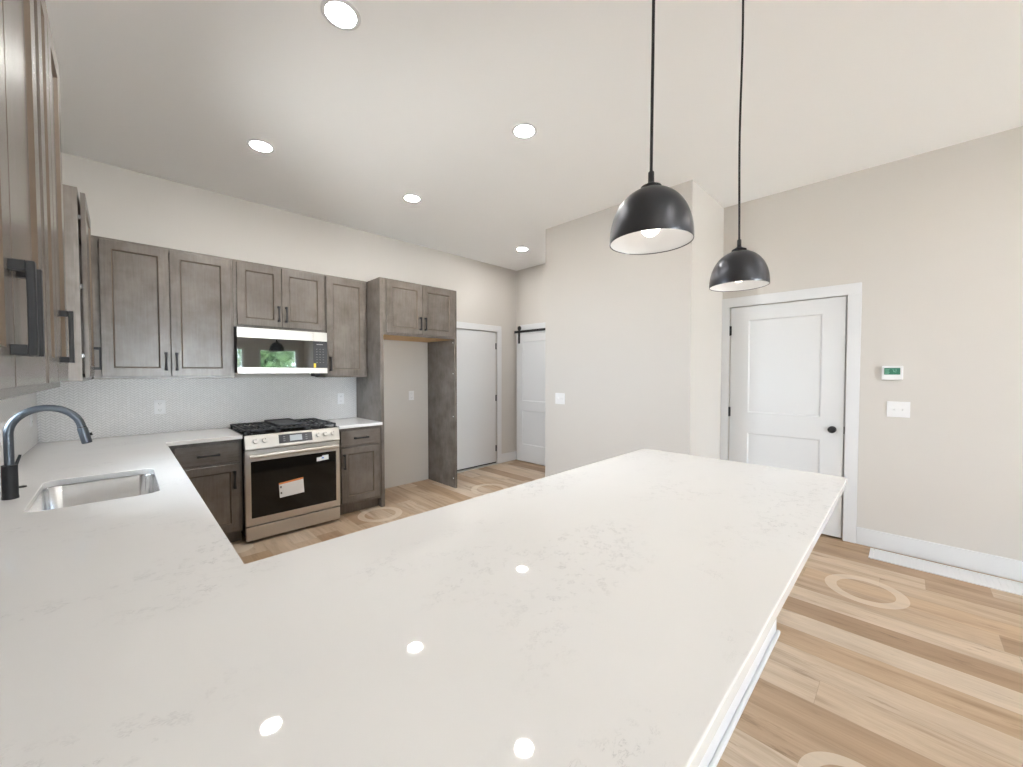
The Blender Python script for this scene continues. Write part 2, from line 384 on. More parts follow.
wall_with_holes('wall_back', 'y', 0, T, -T, XW+T, [D2])
wall_with_holes('wall_far', 'x', XW, XW+T, YB1, 0, [])
wall_with_holes('wall_right', 'x', XR, XR+T, YF, YB2, [D1])
wall_with_holes('wall_front', 'y', YF-T, YF, -T, XR+T, [FW1, FW2])
struct(box('wall_pantry', XB, XW+T, YB2, YB1, 0, ZC, WALL))
# ---- windows (frame + one pane each), all behind or beside the viewer
def window(name, axis, inner, outer, h, mull):
    a0, a1, z0, z1 = h; f = .055; m = MB(); mid = (inner+outer)/2
    def put(u0, u1, v0, v1, d0=-.04, d1=.04):
        if axis == 'x': m.box(mid+d0, mid+d1, u0, u1, v0, v1)
        else: m.box(u0, u1, mid+d0, mid+d1, v0, v1)
    put(a0, a1, z0, z0+f); put(a0, a1, z1-f, z1); put(a0, a0+f, z0+f, z1-f); put(a1-f, a1, z0+f, z1-f)
    for k in range(1, mull+1):
        c = a0+(a1-a0)*k/(mull+1); put(c-.035, c+.035, z0+f, z1-f, -.035, .035)
    fr = struct(m.build(name, TRIM, bevel=.003), 'white framed window letting in daylight')
    g = MB()
    if axis == 'x': g.box(mid-.003, mid+.003, a0+f-.01, a1-f+.01, z0+f-.01, z1-f+.01)
    else: g.box(a0+f-.01, a1-f+.01, mid-.003, mid+.003, z0+f-.01, z1-f+.01)
    g.build('pane', PANE, fr)
    return fr
window('window_1', 'x', 0, -T, SINKWIN, 0)
window('window_2', 'y', YF, YF-T, FW1, 2)
window('window_3', 'y', YF, YF-T, FW2, 0)
def portal(name, loc, rot, sx, sy):
    l = bpy.data.lights.new(name, 'AREA'); l.shape = 'RECTANGLE'; l.size = sx; l.size_y = sy; l.cycles.is_portal = True
    o = bpy.data.objects.new(name, l); COL.objects.link(o); o.location = loc; o.rotation_euler = rot
def pw(name, h): return (h[1]-h[0], h[3]-h[2], (h[0]+h[1])/2, (h[2]+h[3])/2)
for nm, h in (('window_daylight_sink', SINKWIN),):
    a, b_, c, z = pw(nm, h); portal(nm, (-T-.02, c, z), (0, -PI/2, 0), b_, a)     # faces +X
for nm, h in (('window_daylight_wide', FW1), ('window_daylight_narrow', FW2)):
    a, b_, c, z = pw(nm, h); portal(nm, (c, YF-T-.02, z), (PI/2, 0, 0), a, b_)     # faces +Y
# ---- casings, baseboards, tile
ti = [0]
def trim(mats, boxes, bevel=.003, label=None):
    ti[0] += 1; m = MB()
    for b_ in boxes: m.box(*b_)
    return struct(m.build('trim_%d' % ti[0], mats, bevel=bevel), label)
trim(TRIM, [(XR-.018, XR, -4.248, -4.163, 0, 2.083), (XR-.018, XR, -3.264+.005, -3.191, 0, 2.083), (XR-.018, XR, -4.248, -3.191, 2.083, 2.175)], label='white casing around the two-panel door')
trim(TRIM, [(4.617, 4.708, -.018, 0, 0, 2.072), (3.80-.095, 3.795, -.018, 0, 0, 2.072), (3.705, 4.708, -.018, 0, 2.072, 2.160)], label='white casing around the back door')
trim(TRIM, [(XW-.022, XW, -1.536, -.105, 2.055, 2.20)], label='white header board behind the barn door rail')
bb = .142
struct(box('baseboard_right', XR-.015, XR, YF, -4.249, 0, bb, TRIM, bevel=.004))
struct(box('baseboard_back', 4.709, XW, -.015, 0, 0, bb, TRIM, bevel=.004))
struct(box('baseboard_far', XW-.015, XW, -1.536, -.017, 0, bb, TRIM, bevel=.004))
struct(box('baseboard_pantry', XB-.015, XB, YB2, YB1, 0, bb, TRIM, bevel=.004))
struct(box('baseboard_corner', XB, XR-.019, YB2-.015, YB2, 0, bb, TRIM, bevel=.004))
struct(box('baseboard_left', 0, .015, YF, -4.34, 0, bb, TRIM, bevel=.004))
struct(box('baseboard_front', .016, 1.1, YF, YF+.015, 0, bb, TRIM, bevel=.004))
def tile(mat, b_, label):
    ti[0] += 1; return struct(box('trim_%d' % ti[0], *b_, mat), label)
tile(TILEX, (.009, 2.392, -.008, 0, .9155, 1.384), 'white herringbone tile backsplash on the range wall')
tile(TILEY, (0, .008, -3.93, -2.53, .9155, 1.384), 'white herringbone tile backsplash under the near cabinets')
tile(TILEY, (0, .008, -2.53, -1.41, .9155, 1.150), 'white herringbone tile backsplash under the sink window')
tile(TILEY, (0, .008, -1.41, 0, .9155, 1.384), 'white herringbone tile backsplash in the corner')

# ------------------------------------------------------------------ doors of the room
def hinge(parent, x, y, z, axis):
    m = MB()
    m.tube([(x, y, z-.048), (x, y, z+.048)], .0075, 10)
    if axis == 'x': m.box(x-.003, x+.008, y-.012, y+.012, z-.045, z+.045)
    else: m.box(x-.012, x+.012, y-.003, y+.008, z-.045, z+.045)
    return m.build('hinge', BLACK, parent)
# door_1: white two-panel door on the right wall, front faces -X
m = MB(); m.shaker(0, .882, .014, 2.076, 0, t=.035, st=.157, bev=.012, dep=.009, panels=[(.27, .842), (1.042, 1.944)], emat=0)
d1 = struct(m.build('door_1', DOORW, loc=(XR-.004, -3.270, 0)), 'white two-panel door with black knob')
d1.rotation_euler = (0, 0, -PI/2)
for z in (1.85, 1.04, .22): hinge(d1, -.004, -.004, z, 'y')
m = MB(); m.lathe([(.026, 0), (.028, .004), (.028, .008), (.012, .012), (.011, .03), (.022, .038), (.028, .05), (.027, .06), (.018, .068), (0.001, .070)], (.808, 0, .942), 28, axis='y', cap0=True)
m.build('door_knob', BLACK, d1)
box('latch_plate', .8825, .8865, -.001, .02, .91, .97, BLACK, d1)
# door_2: smooth white door on the back wall, hinges at its right
d2 = struct(MB().box(3.806, 4.606, .004, .042, .022, 2.060).build('door_2', DOORW, bevel=.002), 'smooth white back door hinged at the right')
for z in (1.845, 1.04, .25): hinge(d2, 4.609, .0, z, 'y')
box('gap_shade_strip', 3.806, 4.606, -.001, .012, .0215, .0345, BLACK, d2)  # black strip standing in for the shaded gap under the door
trim(TRIM, [(XR+.045, XR+T, -4.158, -3.264, 0, 2.082)], 0); trim(TRIM, [(3.80, 4.612, .055, T, .0185, 2.068)], 0)  # backing boxes added behind both doors to block sky light at the gaps
trim(THRESH, [(3.80, 4.612, -.035, .1, 0, .018)], label='pale sill under the back door')
# door_3: barn door on the far wall sliding on a black rail
d3 = thing('barn_door', 'white two-panel sliding barn door hanging on a black rail in the hall', 'door', (XW-.062, -.068, 0), -PI/2)
m = MB(); m.shaker(0, .93, .02, 2.045, 0, t=.036, st=.125, bev=.008, dep=.009, panels=[(.29, .83), (.985, 1.925)], emat=0); m.build('door_panel', DOORW, d3)
m = MB(); m.box(-.05, 1.35, -.003, .005, 2.070, 2.108); m.build('rail', BLACK, d3, bevel=.001)
for x in (.06, .87):
    m = MB(); m.box(x-.02, x+.02, -.009, -.0045, 1.90, 2.13); m.build('hanger_strap', BLACK, d3)
    m = MB(); m.lathe([(.001, .0), (.034, .0), (.036, .004), (.036, .014), (.034, .018), (.001, .018)], (x, .010, 2.145), 24, axis='y'); m.build('roller', BLACK, d3)
for x in (.02, .45, .9):
    m = MB(); m.tube([(x, .006, 2.089), (x, .036, 2.089)], .011, 12); m.build('rail_spacer', BLACK, d3)

# ------------------------------------------------------------------ cabinet builder
def pull(parent, x, z, yf, vertical=True, L=.145, pr=.034):
    """black pull: two square posts and a waisted grip; at (x, z) on face y=yf"""
    m = MB(); h = L/2
    def P(a, b_, c): return (x+b_, yf-c, z+a) if vertical else (x+a, yf-c, z+b_)
    def slab(a0, a1, w0, w1, c0, c1):
        r0 = [P(a0, -w0, c0), P(a0, w0, c0), P(a0, w0, c1), P(a0, -w0, c1)]; r1 = [P(a1, -w1, c0), P(a1, w1, c0), P(a1, w1, c1), P(a1, -w1, c1)]
        m.loft([r0, r1])
    secs = [(-h, .0092), (-h*.62, .0072), (0, .0058), (h*.62, .0072), (h, .0092)]
    m.loft([[P(a, -w_, pr-.010), P(a, w_, pr-.010), P(a, w_, pr), P(a, -w_, pr)] for a, w_ in secs])
    for sgn in (-1, 1):
        a0, a1 = sorted((sgn*h, sgn*(h-.017)))
        slab(a0, a1, .0088, .0088, 0, pr-.010)
    return m.build('handle', BLACK, parent, bevel=.0012, weld=False)
def cabinet(name, label, loc, rz, w_, d, h, fronts, toe=0.0, top=True, group=None, yd=.02, cat='cabinet', lift=0.0):
    t = thing(name, label, cat, loc, rz, group)
    m = MB(); p = .018; fr = .019; yb = -(d-fr)
    m.box(0, p, yb, -.002, toe, h); m.box(w_-p, w_, yb, -.002, toe, h); m.box(p, w_-p, yb, -.002, toe, toe+p); m.box(p, w_-p, -.012, -.002, toe+p, h)
    if top: m.box(p, w_-p, yb, -.012, h-p, h)
    m.build('body', WOOD, t)
    if toe: box('toe_kick', 0, w_, -(d-.075), -(d-.09), 0, toe, WOOD, t)
    m = MB(); s_ = .038
    m.box(0, s_, -d, yb, toe, h); m.box(w_-s_, w_, -d, yb, toe, h); m.box(s_, w_-s_, -d, yb, toe, toe+s_); m.box(s_, w_-s_, -d, yb, h-s_, h)
    for f in fronts:
        if f.get('mid'): m.box(s_, w_-s_, -d, yb, f['mid']-.012, f['mid']+.012)
    m.build('face_frame', WOOD, t)
    for f in fronts:
        if f['k'] == 'door':
            o = MB().shaker(f['x0'], f['x1'], f['z0'], f['z1'], -d-yd-lift, t=yd-.0005).build('door', [WOOD, GLAZE, GROOVE], t)
            if f['hx'] is not None: pull(o, f['hx'], f['hz'], -d-yd-lift, True, f.get('L', .145), f.get('pr', .034))
            if lift:
                for z in f.get('hinges', ()):
                    mm = MB(); mm.box(f['x0']+.006, f['x0']+.03, -d-lift+.0005, -d-.0005, z-.010, z+.010); mm.tube([(f['x0']+.008, -d-lift/2, z-.013), (f['x0']+.008, -d-lift/2, z+.013)], .003, 8); mm.build('hinge', CHROME, o)
        else:
            o = MB().box(f['x0'], f['x1'], -d-yd, -d-.0005, f['z0'], f['z1']).build('drawer', WOODH, t, bevel=.003)
            pull(o, f['hx'], f['hz'], -d-yd, False)
    return t
def D(x0, x1, z0, z1, hx, hz, **k): return dict(k='door', x0=x0, x1=x1, z0=z0, z1=z1, hx=hx, hz=hz, **k)
def DR(x0, x1, z0, z1, **k): return dict(k='drawer', x0=x0, x1=x1, z0=z0, z1=z1, hx=(x0+x1)/2, hz=(z0+z1)/2-.005, **k)
UZ = 1.385; UH = 1.052; dz0 = .0207; dz1 = 1.033; HZ = .138
UG = 'grey upper cabinets'
# range wall uppers (front faces -Y)
X0 = .312
cabinet('wall_cabinet', 'two-door grey upper cabinet left of the microwave', (X0, 0, UZ), 0, 1.170-X0, .306, UH,
        [D(.3535-X0, .7425-X0, dz0, dz1, .7125-X0, HZ), D(.7460-X0, 1.1460-X0, dz0, dz1, .778-X0, HZ)], group=UG)
X0 = 1.1715
cabinet('wall_cabinet', 'short two-door grey cabinet directly above the microwave', (X0, 0, 1.842), 0, 1.9445-X0, .306, .595,
        [D(1.1946-X0, 1.5480-X0, .0198, .576, 1.520-X0, .142), D(1.5515-X0, 1.9376-X0, .0198, .576, 1.584-X0, .142)], group=UG)
X0 = 1.946
cabinet('wall_cabinet', 'narrow one-door grey upper cabinet between microwave and fridge panel', (X0, 0, UZ), 0, 2.392-X0, .306, UH,
        [D(1.9560-X0, 2.3656-X0, dz0, dz1, 1.9860-X0, HZ)], group=UG)
# left wall uppers (front faces +X): local x runs along +Y
Y0 = -3.935
cabinet('wall_cabinet', 'two-door grey upper cabinet nearest the viewer at the left edge', (0, Y0, UZ), PI/2, .853, .311, UH,
        [D(-3.905-Y0, -3.483-Y0, dz0, dz1, -3.512-Y0, .150, L=.152, pr=.028), D(-3.479-Y0, -3.112-Y0, dz0, dz1, -3.440-Y0, .150, L=.152, pr=.028)], group=UG)
Y0 = -3.080
cabinet('wall_cabinet', 'narrow grey upper cabinet with a single pull, beside the nearest two-door one', (0, Y0, UZ), PI/2, .532, .311, UH,
        [D(-3.058-Y0, -2.862-Y0, dz0, dz1, None, 0), D(-2.858-Y0, -2.562-Y0, dz0, dz1, -2.800-Y0, .150, L=.150, pr=.028)], group=UG)
Y0 = -1.33
cabinet('wall_cabinet', 'grey corner upper cabinet beyond the sink with pale side panel and ajar door', (0, Y0, UZ), PI/2, 1.322, .304, UH,
        [D(.015, .56, dz0, dz1, .445, .138, hinges=(.14, .52, .90))], group=UG, lift=.009)
# base cabinets on the range wall
BG = 'grey base cabinets'; TOE = .105; BH = .882
X0 = .64
cabinet('base_cabinet', 'grey base cabinet with drawer in the corner left of the range', (X0, 0, 0), 0, 1.157-X0, .605, BH,
        [DR(.727-X0, 1.139-X0, .702, .857), D(.727-X0, 1.142-X0, .122, .684, 1.101-X0, .552, mid=.693)], TOE, group=BG)
X0 = 1.944
cabinet('base_cabinet', 'narrow grey base cabinet with drawer right of the range', (X0, 0, 0), 0, 2.392-X0, .605, BH,
        [DR(1.968-X0, 2.371-X0, .706, .857), D(1.972-X0, 2.370-X0, .135, .684, 1.997-X0, .552, mid=.693)], TOE, group=BG)
# sink run and peninsula: fronts turned away from the viewer
cabinet('base_cabinet', 'grey corner base cabinet under the worktop beyond the sink', (0, -1.475, 0), PI/2, 1.465, .605, BH,
        [DR(.02, .80, .702, .857), D(.02, .80, .122, .684, .06, .552, mid=.693)], TOE, group=BG)
cabinet('base_cabinet', 'grey two-door base cabinet under the steel sink', (0, -2.50, 0), PI/2, 1.022, .605, BH,
        [D(.02, .508, .122, .857, .475, .74), D(.512, 1.0, .122, .857, .545, .74)], TOE, top=False, group=BG)
cabinet('base_cabinet', 'grey base cabinet under the worktop where peninsula meets sink run', (0, -3.26, 0), PI/2, .757, .605, BH,
        [DR(.02, .737, .702, .857), D(.02, .737, .122, .684, .70, .552, mid=.693)], TOE, group=BG)
for xr, lab in ((2.93, 'grey base cabinet under the free end of the peninsula'), (2.18, 'grey base cabinet under the middle of the peninsula'), (1.43, 'grey base cabinet under the peninsula nearest the sink run')):
    cabinet('base_cabinet', lab, (xr, -3.925, 0), PI, .748, .605, BH,
            [DR(.02, .728, .702, .857), D(.02, .372, .122, .684, .34, .552, mid=.693), D(.376, .728, .122, .684, .41, .552)], TOE, group=BG)
# fridge surround
fx0, fx1, fx2, fx3 = 2.395, 2.433, 3.364, 3.394
t = thing('fridge_cabinet', 'tall grey fridge surround with two doors above an empty alcove', 'cabinet', (fx0, 0, 0))
box('side_panel', 0, fx1-fx0, -.605, -.002, 0, 2.437, WOOD, t, .0015)
box('side_panel', fx2-fx0, fx3-fx0, -.605, -.002, 0, 2.437, WOOD, t, .0015)
a, b_ = fx1-fx0, fx2-fx0
m = MB(); m.box(a, b_, -.586, -.002, 2.419, 2.437); m.box(a, a+.018, -.586, -.002, 1.856, 2.419); m.box(b_-.018, b_, -.586, -.002, 1.856, 2.419); m.box(a+.018, b_-.018, -.012, -.002, 1.856, 2.419)
m.build('body', WOOD, t)
box('bottom_panel', a, b_, -.586, -.002, 1.838, 1.856, RAWWOOD, t)
m = MB(); s_ = .03
m.box(a, a+s_, -.605, -.586, 1.838, 2.437); m.box(b_-s_, b_, -.605, -.586, 1.838, 2.437); m.box(a+s_, b_-s_, -.605, -.586, 1.838, 1.87); m.box(a+s_, b_-s_, -.605, -.586, 2.40, 2.437)
m.build('face_frame', WOOD, t)
for x0_, x1_, hx in ((2.4618, 2.8985, 2.866), (2.9015, 3.338, 2.932)):
    o = MB().shaker(x0_-fx0, x1_-fx0, 1.863, 2.418, -.625, t=.0195).build('door', [WOOD, GLAZE, GROOVE], t)
    pull(o, hx-fx0, 1.985, -.625)
for z in (.12, .89, 1.42, 1.80):
    m = MB(); m.lathe([(.001, 0), (.006, 0), (.006, .002), (.001, .003)], (fx2-fx0-.003, -.57, z), 12, axis='x'); m.build('screw_cap', PLAST, t)

# ------------------------------------------------------------------ countertops
def fillet(poly, r, n=5):
    out = []; k = len(poly)
    for i, p in enumerate(poly):
        rr = r.get(i, 0); p = Vector(p)
        if not rr: out.append(tuple(p)); continue
        a = (Vector(poly[i-1])-p).normalized(); b2 = (Vector(poly[(i+1) % k])-p).normalized()
        for s_ in range(n+1):
            tt = s_/n; q = p+a*rr*(1-tt)**2+b2*rr*tt**2   # quadratic fillet
            out.append(tuple(q))
    return out
def inset_loop(P, d):
    """outline moved inwards by d (P counter-clockwise; a clockwise hole grows)"""
    out = []; k = len(P)
    for i in range(k):
        a, p, b2 = Vector(P[i-1]), Vector(P[i]), Vector(P[(i+1) % k])
        e0 = (p-a).normalized(); e1 = (b2-p).normalized()
        n0 = Vector((-e0.y, e0.x)); n1 = Vector((-e1.y, e1.x)); n = (n0+n1).normalized()
        out.append(tuple(p+n*(d/max(.3, n.dot(n0)))))
    return out
def slab(name, outlines, z0, z1, mat, bev=.003):
    m = MB(); bm = m.bm; tops, bots = [], []
    for i, ol in enumerate(outlines):
        area = sum(ol[k-1][0]*ol[k][1]-ol[k][0]*ol[k-1][1] for k in range(len(ol)))
        if (area > 0) != (i == 0): ol = ol[::-1]
        rings = []
        for d, z in ((bev, z0), (0, z0+bev), (0, z1-bev), (bev*.3, z1-bev*.3), (bev, z1)):
            L_ = inset_loop(ol, d) if d else ol
            rings.append([bm.verts.new((q[0], q[1], z)) for q in L_])
        n = len(ol)
        for a, b2 in zip(rings, rings[1:]):
            for k in range(n): m.face([a[k], a[(k+1) % n], b2[(k+1) % n], b2[k]])
        bots.append(rings[0]); tops.append(rings[-1])
    for loops in (tops, bots):
        ed = []
        for r_ in loops:
            for k in range(len(r_)):
                e_ = bm.edges.get((r_[k], r_[(k+1) % len(r_)]))
                if e_: ed.append(e_)
        bmesh.ops.triangle_fill(bm, use_beauty=True, use_dissolve=False, edges=ed)
    return m.build(name, mat)
CZ0, CZ1 = .8835, .914
XC, YC, YP, XE, YO = .6815, -.646, -3.265, 2.985, -4.325
g = .003
outer = [(g, -g), (g, YO), (XE, YO), (XE, YP), (XC, YP), (XC, YC), (1.158, YC), (1.158, -g)]
outer = fillet(outer, {2: .03, 3: .03, 4: .006, 5: .006})
SX0, SX1, SY0, SY1 = .186, .567, -2.24, -1.628
hole = rrect(SX0, SX1, SY0, SY1, .055)[::-1]
tag(slab('countertop', [outer, hole], CZ0, CZ1, QUARTZ), 'white veined quartz worktop running round sink corner into the peninsula', 'countertop')
tag(slab('countertop', [[(1.9465, YC), (2.392, YC), (2.392, -g), (1.9465, -g)]], CZ0, CZ1, QUARTZ), 'short white quartz worktop between range and fridge panel', 'countertop')
# peninsula half wall with baseboard
struct(box('wall_peninsula', .02, 2.972, -4.043, -3.930, 0, .8825, TRIM))
struct(box('baseboard_peninsula', .02, 2.984, -4.060, -4.0435, 0, .022, TRIM, bevel=.005))
trim(TRIM, [(2.935, 2.965, -3.929, -3.305, 0, .882)], label='white end panel of the peninsula')

# ------------------------------------------------------------------ sink and faucet
t = thing('sink', 'undermount stainless steel sink set in the white worktop', 'sink', ((SX0+SX1)/2, (SY0+SY1)/2, .68))
cx, cy = (SX0+SX1)/2, (SY0+SY1)/2
def rr3(e, z, r): return [(p[0]-cx, p[1]-cy, z-.68) for p in rrect(SX0-e, SX1+e, SY0-e, SY1+e, r)]
m = MB()
m.loft([rr3(.012, .8825, .06), rr3(.002, .8825, .057), rr3(.0, .879, .055), rr3(-.008, .72, .05), rr3(-.016, .700, .045), rr3(-.034, .690, .035), rr3(-.12, .687, .03)], cap0=False, cap1=True, smooth=True)
o = m.build('bowl', SINKST, t); so = o.modifiers.new('gauge', 'SOLIDIFY'); so.thickness = .0012; so.offset = -1
m = MB(); m.lathe([(.001, .0085), (.03, .0085), (.032, .0105), (.044, .011), (.046, .0088)], (0, 0, 0), 28); m.build('drain', CHROME, t)
fxx, fyy = .122, -1.93
t = thing('faucet', 'dark gooseneck pull-down faucet standing behind the sink', 'faucet', (fxx, fyy, CZ1))
m = MB(); m.lathe([(.001, .0003), (.0235, .0003), (.0235, .010), (.0225, .012), (.0225, .136), (.0215, .139), (.001, .139)], seg=36); m.build('base', BLACK, t)
R_ = .102; zc = 1.179-CZ1; pts = [(0, 0, .1395), (0, 0, .19)]
for k in range(25):
    a_ = PI-math.radians(172)*k/24; pts.append((R_+R_*math.cos(a_), 0, zc+R_*math.sin(a_)))
m = MB(); m.tube(pts, .0142, 24); m.build('neck', FAUCET, t)
e = Vector(pts[-1]); dirv = (Vector(pts[-1])-Vector(pts[-2])).normalized()
m = MB(); m.tube([e+dirv*.0008, e+dirv*.006], .0148, 24); m.build('joint_ring', BLACK, t)
m = MB(); m.tube([e+dirv*.0065, e+dirv*.012, e+dirv*.072, e+dirv*.078], [.0155, .0168, .0175, .0165], 24)
sh = m.build('spray_head', FAUCET, t)
m = MB(); q = e+dirv*.045; m.tube([q+Vector((.0155, 0, .006)), q+Vector((.023, 0, .008))], .007, 12); m.build('spray_button', BLACK, sh)
m = MB(); m.tube([(.0, .0228, .085), (.0, .040, .085)], [.016, .0145], 20); hb = m.build('lever_hub', BLACK, t)
m = MB(); m.tube([(0.0, .036, .09), (.010, .046, .125), (.022, .058, .17)], [.005, .0055, .0045], 12); m.build('lever', BLACK, hb)
m = MB(); m.lathe([(.001, 0), (.013, 0), (.0135, .002), (.012, .005), (.007, .0065), (.001, .007)], seg=28)
tag(m.build('hole_cover', BLACK, loc=(.128, -1.705, CZ1+.0003)), 'small black disc on the worktop behind the faucet', 'sink cover')

# ------------------------------------------------------------------ range
RX, RW, RF = 1.164, .764, -.690
t = thing('range', 'stainless slide-in gas range with dark oven window', 'range', (RX, 0, 0))
m = MB(); m.box(0.004, RW-.004, -.645, -.015, .045, .9); m.build('body', DARKSTEEL, t)
for x in (.05, RW-.05):
    for y in (-.60, -.08):
        MB().lathe([(.001, 0), (.018, 0), (.018, .012), (.012, .014), (.012, .0445), (.001, .0445)], (x, y, 0), 16).build('foot', BLACK, t)
box('storage_drawer', 0, RW, RF, -.646, .028, .142, STEEL, t, .003)
# oven door: steel frame around dark glass
m = MB(); wx0, wx1, wz0, wz1 = .040, .731, .212, .690
z0, z1 = .152, .784
m.box(0, RW, RF, -.646, z0, wz0); m.box(0, RW, RF, -.646, wz1, z1); m.box(0, wx0, RF, -.646, wz0, wz1); m.box(wx1, RW, RF, -.646, wz0, wz1)
od = m.build('oven_door', STEEL, t, bevel=.0015)
box('window', wx0, wx1, RF+.002, -.66, wz0, wz1, GLASSBLK, od)
m = MB(); zh = .738
m.loft([[(x, RF-.046+.010*math.cos(a_)-.0, zh+.0165*math.sin(a_)) for a_ in [2*PI*k/20 for k in range(20)]] for x in (.022, RW-.022)], smooth=True)
for x in (.06, RW-.06): m.box(x-.014, x+.014, RF-.038, RF-.0002, zh-.010, zh+.010)
m.build('oven_handle', STEEL, od, weld=False)
# stickers on the glass
def on_glass(m, pts, dy, mat): m.loft([[(x-RX, RF+.002-dy, z) for x, z in pts], [(x-RX, RF+.002-dy-.0004, z) for x, z in pts]], mat)
m = MB(); A_, B_, C_, D_ = (1.415, .342), (1.612, .352), (1.604, .490), (1.408, .472)
on_glass(m, [A_, B_, C_, D_], .0003, 0)
mixp = lambda p, q, f: (p[0]+(q[0]-p[0])*f, p[1]+(q[1]-p[1])*f)
on_glass(m, [mixp(D_, A_, .11), mixp(C_, B_, .11), C_, D_], .0009, 1)
for f in (.3, .7):
    p = mixp(mixp(D_, A_, f), mixp(C_, B_, f), .07); on_glass(m, [(p[0]-.006, p[1]-.008), (p[0]+.006, p[1]-.008), (p[0]+.006, p[1]+.008), (p[0]-.006, p[1]+.008)], .0009, 2)
st_ = m.build('paper_tag', [PAPER, ORANGE, DOT], od, weld=False); st_['label'] = 'white paper tag with orange top edge'
m = MB(); on_glass(m, [(1.722, .612), (1.828, .618), (1.826, .662), (1.772, .660), (1.770, .650), (1.722, .648)], .0003, 0); on_glass(m, [(1.765, .632), (1.785, .632), (1.785, .645), (1.765, .645)], .0009, 1)
st_ = m.build('spec_label', [PAPER, BLUE], od, weld=False); st_['label'] = 'small white label in the glass corner'
# sloped control panel
m = MB(); m.prism([(-.704, .791), (-.704, .800), (-.676, .908), (-.646, .908), (-.646, .791)], 0, RW, 'x'); cp = m.build('control_panel', STEEL, t, bevel=.002)
nrm = Vector((0, -.108, .028)).normalized()      # outward normal of the slope: (y, z)
def slope(z): f = (z-.800)/.108; return -.704+.028*f
def on_slope(m, x0_, x1_, za, zb, h0, h1, mat=0):
    r = []
    for hh in (h0, h1):
        r.append([(x-RX, slope(z)+nrm.y*hh, z+nrm.z*hh) for x, z in ((x0_, za), (x1_, za), (x1_, zb), (x0_, zb))])
    m.loft(r, mat)
m = MB(); on_slope(m, 1.413, 1.684, .818, .892, .0002, .003); dp = m.build('display_panel', CTRL, cp)
m = MB(); on_slope(m, 1.500, 1.598, .832, .880, .0032, .0040); m.build('display_screen', LCD, dp)
for x in (1.455, 1.635):
    for z in (.838, .855, .872):
        m = MB(); on_slope(m, x-.008, x+.008, z-.0025, z+.0025, .0032, .0036); m.build('button_print', GREYBTN, dp)
for x in (1.239, 1.306, 1.733, 1.797, 1.866):
    z = .858; c = Vector((x-RX, slope(z), z))
    m = MB(); m.tube([c+nrm*.0003, c+nrm*.006, c+nrm*.007, c+nrm*.030, c+nrm*.033], [.026, .026, .0215, .020, .0185], 28); k_ = m.build('knob', STEEL, cp)
    m = MB(); u_ = Vector((0, nrm.z, -nrm.y)); q0 = c+nrm*.0332
    m.tube([q0-u_*-.004, q0+u_*.016], .002, 6); m.build('knob_mark', DOT, k_)
# cooktop, burners, grates, griddle
box('cooktop', .0, RW, -.645, -.015, .9005, .915, GLASSBLK, t, .003)
for x, y, r in ((.15, -.48, .045), (.15, -.20, .038), (.614, -.48, .045), (.614, -.20, .038), (.382, -.33, .05)):
    m = MB(); m.lathe([(.001, 0), (r, 0), (r, .008), (r*.85, .010), (r*.85, .013), (r*.78, .017), (.001, .018)], (x, y, .9153), 28); m.build('burner', IRON, t)
def grate(x0_, x1_):
    m = MB(); y0_, y1_ = -.635, -.035; zt, zb, bw = .949, .935, .0075
    def bar(a, b2, horizontal, c):
        if horizontal: m.box(a, b2, c-bw, c+bw, zb, zt)
        else: m.box(c-bw, c+bw, a, b2, zb, zt)
    for y in (y0_+bw, -.335, y1_-bw): bar(x0_, x1_, True, y)
    for x in (x0_+bw, x1_-bw): bar(y0_, y1_, False, x)
    n = 6
    for k in range(1, n):
        x = x0_+(x1_-x0_)*k/n
        bar(y0_, -.54, False, x); bar(-.42, -.26, False, x); bar(-.14, y1_, False, x)
    for y in (-.555, -.405, -.265, -.115):
        bar(x0_, x0_+.075, True, y); bar(x1_-.075, x1_, True, y)
    for x in (x0_+.008, x1_-.008):
        for y in (y0_+.01, -.335, y1_-.01): m.box(x-.007, x+.007, y-.007, y+.007, .9152, zb)
    return m.build('grate', IRON, t, weld=False)
grate(.010, .256); grate(.260, .504); grate(.508, .754)
m = MB(); gx0, gx1, gy0, gy1 = .270, .494, -.56, -.10
m.loft([[(p[0], p[1], z) for p in rrect(gx0+i_, gx1-i_, gy0+i_, gy1-i_, .02, 5)] for i_, z in ((.012, .9495), (.0, .958), (.0, .972), (.007, .972), (.010, .962), (.03, .961))], smooth=False)
m.build('griddle', IRON, t)

# ------------------------------------------------------------------ microwave
MX, MWID, MF = 1.174, .753, -.410
mz0, mz1 = 1.427, 1.835
t = thing('microwave', 'stainless over-the-range microwave with mirrored door', 'microwave', (MX, 0, mz0))
box('body', .002, MWID-.002, -.378, -.010, .004, mz1-mz0, DARKSTEEL, t, .002)
xs_ = 1.797-MX; zg0, zg1 = 1.480-mz0, 1.744-mz0; H = mz1-mz0-.003
dr = MB().box(0, xs_-.001, MF+.004, -.379, 0, H).build('door', BLACK, t)
for za, zb in ((zg1, H), (0, zg0)): box('door_trim', 0, xs_-.001, MF, MF+.0035, za, zb, STEEL, dr, .001)
box('door_glass', 0, xs_-.001, MF+.0005, MF+.0035, zg0+.0005, zg1-.0005, MIRRORGL, dr)
cp = MB().box(xs_, MWID, MF+.004, -.379, 0, H).build('control_panel', BLACK, t)
for za, zb in ((zg1, H), (0, zg0)): box('panel_trim', xs_, MWID, MF, MF+.0035, za, zb, STEEL, cp, .001)
box('control_glass', xs_, MWID, MF+.0005, MF+.0035, zg0+.0005, zg1-.0005, CTRL, cp)
